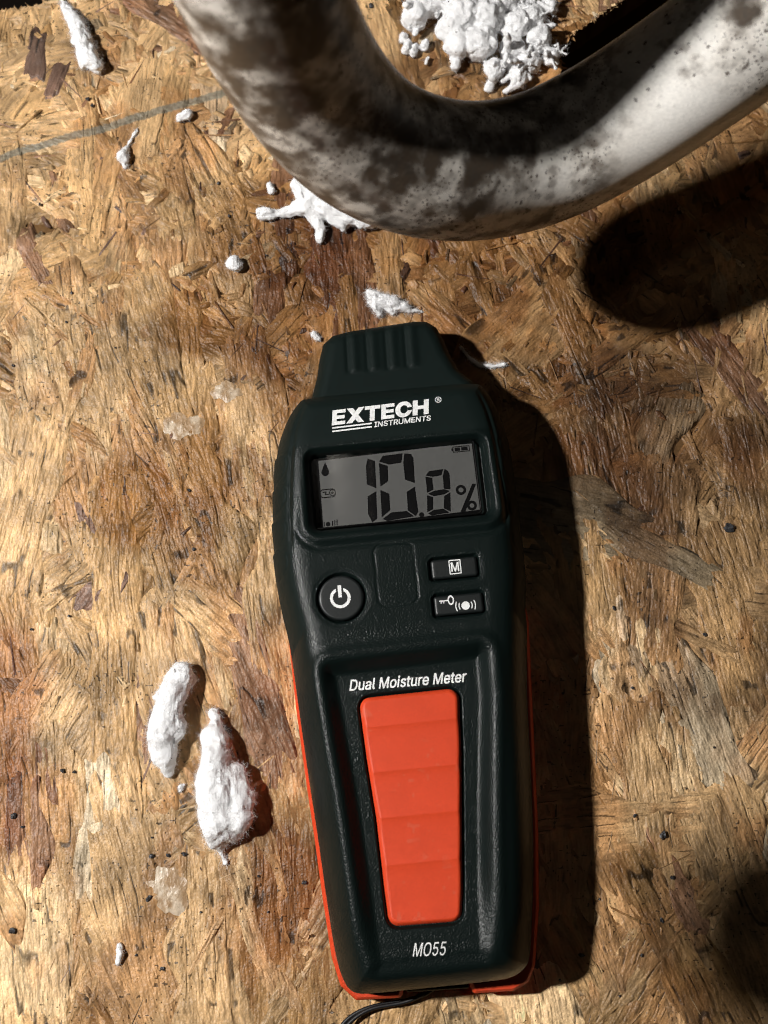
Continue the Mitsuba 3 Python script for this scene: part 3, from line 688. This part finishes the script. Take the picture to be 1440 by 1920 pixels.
def fuzz(v, f, n, length, seed, r=0.019):
    """Fine curled fibres lying on and standing off the surface."""
    g = np.random.default_rng(seed)
    t = trimesh.Trimesh(v, f, process=False); nn = np.array(t.vertex_normals)
    tri = v[f]; area = np.linalg.norm(np.cross(tri[:, 1] - tri[:, 0], tri[:, 2] - tri[:, 0]), axis=1)
    pick_ = f[g.choice(len(f), n, p=area / area.sum()), 0]
    off = g.random((n, 1)) < 0.45
    nv = nn[pick_]
    d = nv * np.where(off, 0.7, 0.12) + g.normal(size=(n, 3)) * 0.7; d /= np.linalg.norm(d, axis=1)[:, None]
    b = np.cross(d, g.normal(size=(n, 3))); b /= np.linalg.norm(b, axis=1)[:, None] + 1e-9
    L = length * g.uniform(0.3, 1.1, (n, 1)) * np.where(off, 0.55, 1.0)
    s = np.linspace(0, 1, 5)[None, :, None]
    path = (v[pick_] - nv * 0.06)[:, None] + (d * L)[:, None] * s + (b * L * g.uniform(0.2, 0.9, (n, 1)))[:, None] * s * s - (nv * np.where(off, 0, 0.15) * L)[:, None] * s * s
    path[..., 2] = np.maximum(path[..., 2], 0.35)
    e2 = np.cross(d, b); rad = (np.linspace(r, r * 0.5, 5))[None, :, None]
    rings = np.stack([path + rad * (math.cos(q) * b[:, None] + math.sin(q) * e2[:, None]) for q in (0, 2.094, 4.189)], 2)    # fibre, step, side
    V = rings.reshape(-1, 3)
    i, j, k = np.meshgrid(np.arange(n), np.arange(4), np.arange(3), indexing='ij')
    A = i * 15 + j * 3 + k; B = i * 15 + j * 3 + (k + 1) % 3
    return V, np.vstack([np.stack([A, B, B + 3], -1).reshape(-1, 3), np.stack([A, B + 3, A + 3], -1).reshape(-1, 3)])

TUFT = 'tufts of white insulation scattered on the board'
def tuft(label, chain, seed, fibres=60, flen=2.0, **k):
    key = numbered('insulation_tuft')
    labels[key] = {'label': label, 'category': 'insulation tuft', 'group': TUFT}
    v, f = blob_mesh(chain, seed, **k)
    fibres = int(fibres * 38)
    put(key + '__body', (v, f), 'fluff', True)
    if fibres:
        put(key + '__fibre', fuzz(v, f, fibres, flen, seed), 'fibre', False)
        labels[key + '__fibre'] = {'kind': 'stuff'}

def ground_chain(pts): return [(x, y, 0.3 + r * h, r) for x, y, r, h in pts]
# the two tufts side by side left of the meter
tuft('plump oval white tuft beside the longer one, left of the meter', ground_chain([(-50.4, -41.6, 2.92, 0.8), (-49.6, -43.4, 2.58, 0.9), (-52.6, -46.5, 3.78, 0.9), (-53.6, -51.5, 4.04, 0.9), (-54.6, -57.0, 4.04, 0.85), (-54.4, -62.2, 3.01, 0.75), (-53.4, -66.0, 1.46, 0.7), (-57.0, -47.6, 1.29, 1.2), (-51.6, -55.5, 3.10, 1.1)]), 3, 130, 1.8, amp=0.8, freq=0.26, links=[(0, 1), (0, 2), (1, 2), (2, 3), (3, 4), (4, 5), (5, 6), (7, 2), (8, 3), (8, 4)])
tuft('long lumpy white tuft with a tail, between the oval tuft and the meter', ground_chain([(-42.4, -51.6, 1.5, 1.2), (-41.6, -53.4, 1.3, 1.6), (-42.0, -57.0, 3.0, 1.0), (-41.0, -60.6, 3.9, 0.9), (-41.0, -66.0, 4.6, 0.9), (-40.6, -72.0, 5.2, 0.85), (-39.6, -77.0, 5.0, 0.85), (-40.4, -80.4, 3.6, 0.8), (-40.0, -83.0, 1.6, 0.8), (-39.4, -85.4, 0.7, 0.8), (-38.6, -87.4, 0.35, 0.8), (-35.4, -72.5, 4.1, 0.95), (-35.2, -76.6, 3.9, 0.95), (-37.0, -67.0, 3.2, 1.2), (-37.2, -80.0, 3.0, 0.9)]), 7, 190, 2.0, amp=0.85, freq=0.26, links=[(0, 1), (1, 2), (2, 3), (3, 4), (4, 5), (5, 6), (6, 7), (7, 8), (8, 9), (9, 10), (11, 12), (13, 4), (13, 11), (12, 6), (14, 6), (14, 7)])
tuft('tiny white flake of fluff between the two large tufts', [(-50.3, -69.7, 0.7, 0.55), (-49.4, -69.1, 0.6, 0.4), (-50.2, -70.6, 0.6, 0.4)], 9, 8, 0.9, amp=0.2, freq=1.0, refine=0.3)
# far corner, by the board's edge
tuft('twisted white tuft lying near the far edge of the board', ground_chain([(-93.0, 151.0, 0.7, 1.0), (-91.0, 147.5, 1.3, 0.9), (-88.4, 143.0, 2.2, 0.85), (-86.0, 138.5, 2.6, 0.85), (-84.6, 133.6, 2.9, 0.85), (-82.4, 129.6, 2.6, 0.8), (-80.6, 128.0, 1.8, 0.8), (-84.8, 129.2, 1.6, 0.7)]), 12, 70, 2.0, amp=0.7, freq=0.5, links=[(0, 1), (1, 2), (2, 3), (3, 4), (4, 5), (5, 6), (4, 7)])
tuft('small white crumb below the grey line, nearest the pipe', ground_chain([(-57.2, 112.6, 1.2, 0.8), (-55.0, 113.6, 1.5, 0.8)]), 14, 14, 1.0, amp=0.3, freq=0.8, refine=0.4)
tuft('small pointed white crumb with a faint trail, below the grey line', ground_chain([(-72.4, 100.6, 1.8, 0.8), (-71.8, 98.2, 0.8, 0.7), (-71.4, 104.0, 0.5, 0.8), (-69.0, 109.6, 0.45, 0.8)]), 15, 20, 1.2, amp=0.35, freq=0.8, refine=0.4, links=[(0, 1), (0, 2), (2, 3)])
tuft('branching white tuft tucked half under the pipe bend', ground_chain([(-33.4, 83.4, 1.9, 0.9), (-29.4, 83.4, 1.3, 0.9), (-25.2, 84.0, 1.8, 0.9), (-20.4, 85.4, 3.2, 0.9), (-14.6, 83.8, 3.6, 0.9), (-9.4, 82.0, 3.0, 0.9), (-4.0, 81.0, 2.6, 0.9), (-22.6, 91.0, 2.8, 0.9), (-16.0, 89.0, 4.4, 0.9), (-17.4, 79.2, 1.6, 0.9), (-17.4, 76.0, 1.4, 0.9), (-11, 79.4, 1.7, 0.9), (-8, 86, 4.0, 0.9)]), 18, 80, 1.4, amp=0.7, freq=0.4, links=[(0, 1), (1, 2), (2, 3), (3, 4), (4, 5), (5, 6), (7, 8), (3, 8), (8, 5), (3, 9), (9, 10), (7, 3), (4, 11), (8, 12), (12, 6)])
tuft('small oval white crumb beside the branching tuft, near the pipe', ground_chain([(-31.6, 92.0, 1.0, 0.9), (-31.0, 90.4, 1.05, 0.9)]), 19, 8, 0.8, amp=0.2, freq=0.9, refine=0.4)
tuft('round white ball of fluff lying alone between pipe and meter', ground_chain([(-40.8, 68.6, 2.0, 0.85), (-40.0, 68.0, 1.7, 0.85)]), 20, 18, 0.9, amp=0.35, freq=0.7, refine=0.4)
tuft('wispy white tuft just above the ribbed cap of the meter', ground_chain([(-4.2, 60.6, 1.0, 0.9), (-2.6, 58.4, 1.9, 0.85), (1.4, 57.2, 2.0, 0.85), (4.8, 56.4, 1.4, 0.85), (7.2, 55.6, 0.6, 0.9), (10.2, 55.2, 0.35, 0.9), (-1.6, 54.4, 1.0, 0.8), (2.6, 54.6, 0.9, 0.8)]), 22, 70, 2.0, amp=0.6, freq=0.6, refine=0.4, links=[(0, 1), (1, 2), (2, 3), (3, 4), (4, 5), (1, 6), (2, 7)])
tuft('thin white thread of fluff beside the shoulder of the meter', ground_chain([(20.6, 44.9, 0.45, 1.2), (22.6, 42.2, 0.5, 1.2), (25.7, 39.6, 0.6, 1.2), (29.0, 39.5, 0.5, 1.2), (32.0, 40.1, 0.6, 1.2)]), 23, 26, 1.4, amp=0.2, freq=0.8, refine=0.3)
tuft('white speck of fluff left of the ribbed cap', ground_chain([(-18.8, 48.4, 0.9, 0.9), (-17.8, 47.4, 0.8, 0.9)]), 24, 14, 1.0, amp=0.4, freq=1.0, refine=0.35)
tuft('pale shred of fluff near the close end of the board, left of the cord', ground_chain([(-63.4, -106.6, 0.7, 0.9), (-63.0, -108.4, 1.0, 0.9), (-63.4, -110.4, 0.7, 0.9)]), 25, 8, 0.9, amp=0.25, freq=1.0, refine=0.35)

# the large heap of granules behind the pipe: one clump
g = np.random.default_rng(5)
cores = [(9, 143, 4.5), (16, 149, 5.5), (22, 143, 6.5), (29, 142, 6.0), (27, 134, 5.5), (21, 134, 4.5), (34, 148, 5.0), (42, 143, 4.2), (44, 136, 4.2), (41, 129, 3.6), (47, 131, 3.0), (31, 127, 3.4), (38, 125, 3.0), (47, 147, 2.8), (10, 150, 5.0), (28, 153, 6.0), (43, 152, 3.6), (18, 156, 5), (13, 147, 5.0), (37, 140, 4.6), (36, 133, 4.0), (26, 148, 6.0), (38, 154, 4.4), (19, 139, 5.0)]
grains = [(x, y, 0.3 + r * 0.6, r * 0.92) for x, y, r in cores]
links = [(i, i) for i in range(len(grains))]
for x, y, r in cores:
    for _ in range(3 if x < 31 else 9):
        d = g.normal(size=3); d[2] = abs(d[2]); d /= np.linalg.norm(d)
        q = g.uniform(0.8, 1.9) if x < 31 else g.uniform(0.5, 1.2)
        cxyz = np.array([x, y, 0.3 + r * 0.6]) + d * (r * 0.80 + 0.1 * q)
        e = np.array(cxyz) + g.normal(size=3) * (1.0 if x < 31 else 2.0)
        a = len(grains)
        grains += [(*cxyz, q), (*e, q * 0.8)]
        links.append((a, a + 1))
for (x, y, q) in [(6.5, 134, 1.6), (8.5, 133, 1.5), (5.5, 137, 1.3), (11.5, 134.6, 1.4), (20, 128.6, 1.6), (19.4, 130.6, 1.5), (29.6, 122.6, 1.3), (30.6, 124.6, 1.6), (12, 130, 0.9)]:
    a = len(grains); grains += [(x, y, 0.3 + q * 0.8, q), (x + 0.4, y + 1.4, 0.3 + q * 0.9, q * 0.9)]; links.append((a, a + 1))
grains = [(x, y, max(z, q * 0.8 + 0.3), q) for x, y, z, q in grains]
tuft('large heap of granular white insulation behind the pipe', grains, 31, 420, 1.5, amp=0.9, freq=0.34, refine=0.5, links=links)

# ------------------------------------------------------------------ grit, smears
def pebble(x, y, r, seed, flat=0.7):
    g_ = np.random.default_rng(seed)
    t = trimesh.creation.icosphere(subdivisions=1, radius=1.0)
    v = np.array(t.vertices) * (1 + 0.9 * (g_.random((len(t.vertices), 1)) - 0.5))
    v = v * np.array([r * g_.uniform(0.75, 1.45), r * g_.uniform(0.7, 1.1), r * flat])
    a = g_.uniform(0, np.pi); c, s = math.cos(a), math.sin(a)
    v = np.c_[v[:, 0] * c - v[:, 1] * s + x, v[:, 0] * s + v[:, 1] * c + y, v[:, 2] + 0.35 + r * flat * 0.6]
    return v, np.array(t.faces)
GRIT = [(-90.9, -76.5, 1.0), (-88.6, -79.1, .55), (-79.6, -65.7, 1.0), (-76.6, -65.9, .8), (-56.6, -86.0, .85), (-52.7, -85.8, .65), (-48.8, -85.4, .95), (-19.4, -92.2, 1.0), (-44.2, -99.0, .55), (-89.3, -103.3, 1.2), (-56.9, -95.7, .9),
        (-59.4, -108.8, .5), (-53.0, -111.8, .6), (-30.5, -90.7, .5), (-83.4, 119.0, 1.0), (-82.0, 116.9, .9), (-84.6, 60.7, .6), (-94.9, 86.7, .7), (-45.8, 93.1, .6), (-42.6, 83.2, .7), (-50.8, 5.7, .7), (-49.0, -9.9, .6), (68.2, -81.0, 1.5),
        (70.0, -91.0, .8), (66.9, -100.9, .7), (61.7, -108.8, .65), (42.0, -114.5, .55), (47.3, -108.8, .85), (58.6, -25.1, .8), (81.3, -31.9, .7), (44.9, -46.7, .7), (61.6, -76.5, .7), (62.4, -45.4, .6), (-80.2, -27.2, .6), (-85.5, 52.3, .6), (89.2, -4.2, 1.6),
        (-56.8, -81.6, .4), (-4.5, 130.3, .5), (-3.8, 148.8, .9), (-32.1, 71.6, .5), (-89.5, -30.6, .6), (74.5, -70, .4), (52, -96, .4), (-70, -55, .4), (-97, -45, .5), (-61, -75, .35), (-28, -99, .45), (-10.5, -112, .4), (56, -118, .4), (78, -112, .45), (82, -60, .45), (-99, 40, .5), (-72, 45, .4)]
OWN = {(-90.9, -76.5): 'dark grit speck on the large reddish strand, level with the long tuft', (-79.6, -65.7): 'dark grit speck, the bigger of two side by side left of the oval tuft',
       (-48.8, -85.4): 'dark grit speck closest to the tail of the long tuft', (-19.4, -92.2): 'dark grit speck close to the orange edge of the meter, left of the grip',
       (-89.3, -103.3): 'dark grit speck alone near the lower corner, far left of the cord', (68.2, -81.0): 'dark grit chip right of the long meter shadow, level with the grip',
       (89.2, -4.2): 'large dark grit chip by the end of the grey strand', (-83.4, 119.0): 'dark grit speck between the grey line and the twisted tuft', (-82.0, 116.9): 'dark grit speck touching the grey line, close to another speck'}
for i, (x, y, r) in enumerate(GRIT):
    key = numbered('grit_speck')
    put(key, pebble(x, y, r * 0.62, 100 + i), 'grit', False)
    labels[key] = {'label': OWN.get((x, y), 'tiny dark grit speck lying on the strand board'), 'category': 'grit', 'group': 'dark grit specks scattered over the board'}

def smear(label, x, y, rx, ry, seed):
    key = numbered('glue_smear')
    n, m = 46, 14
    a = np.linspace(0, 2 * np.pi, n, endpoint=False)
    rad = 0.45 + 1.1 * meshkit.fbm(np.stack([np.cos(a) * 1.6 + seed, np.sin(a) * 1.6, a * 0], -1), 3, seed)
    rr = np.linspace(0.02, 1, m)
    X = x + rx * rr[:, None] * (rad * np.cos(a))[None]; Y = y + ry * rr[:, None] * (rad * np.sin(a))[None]
    Z = 0.08 + 0.22 * (1 - rr[:, None] ** 3) + 0.5 * 0.6 * (meshkit.fbm(np.stack([X * 0.8, Y * 0.8, X * 0 + seed], -1), 3) - 0.5) * (1 - rr[:, None] ** 6)
    v = np.stack([X, Y, Z], -1).reshape(-1, 3)
    i, j = np.meshgrid(np.arange(m - 1), np.arange(n), indexing='ij')
    A, B, C_, D = i * n + j, i * n + (j + 1) % n, (i + 1) * n + (j + 1) % n, (i + 1) * n + j
    f = np.vstack([np.stack([A, C_, B], -1).reshape(-1, 3), np.stack([A, D, C_], -1).reshape(-1, 3)])
    put(key, (v, f), 'smear', True)
    labels[key] = {'label': label, 'category': 'glue smear', 'group': 'dried glue smears on the board'}
smear('shiny dried glue smear below the long tailed tuft', -51.8, -94.3, 5.2, 6.4, 2)
smear('glassy lump of dried glue left of the display end of the meter', -53.0, 23.6, 5.6, 4.6, 4)
smear('greyish dried glue patch left of the cap, behind the glassy lump', -41.8, 32.7, 4.4, 3.0, 6)
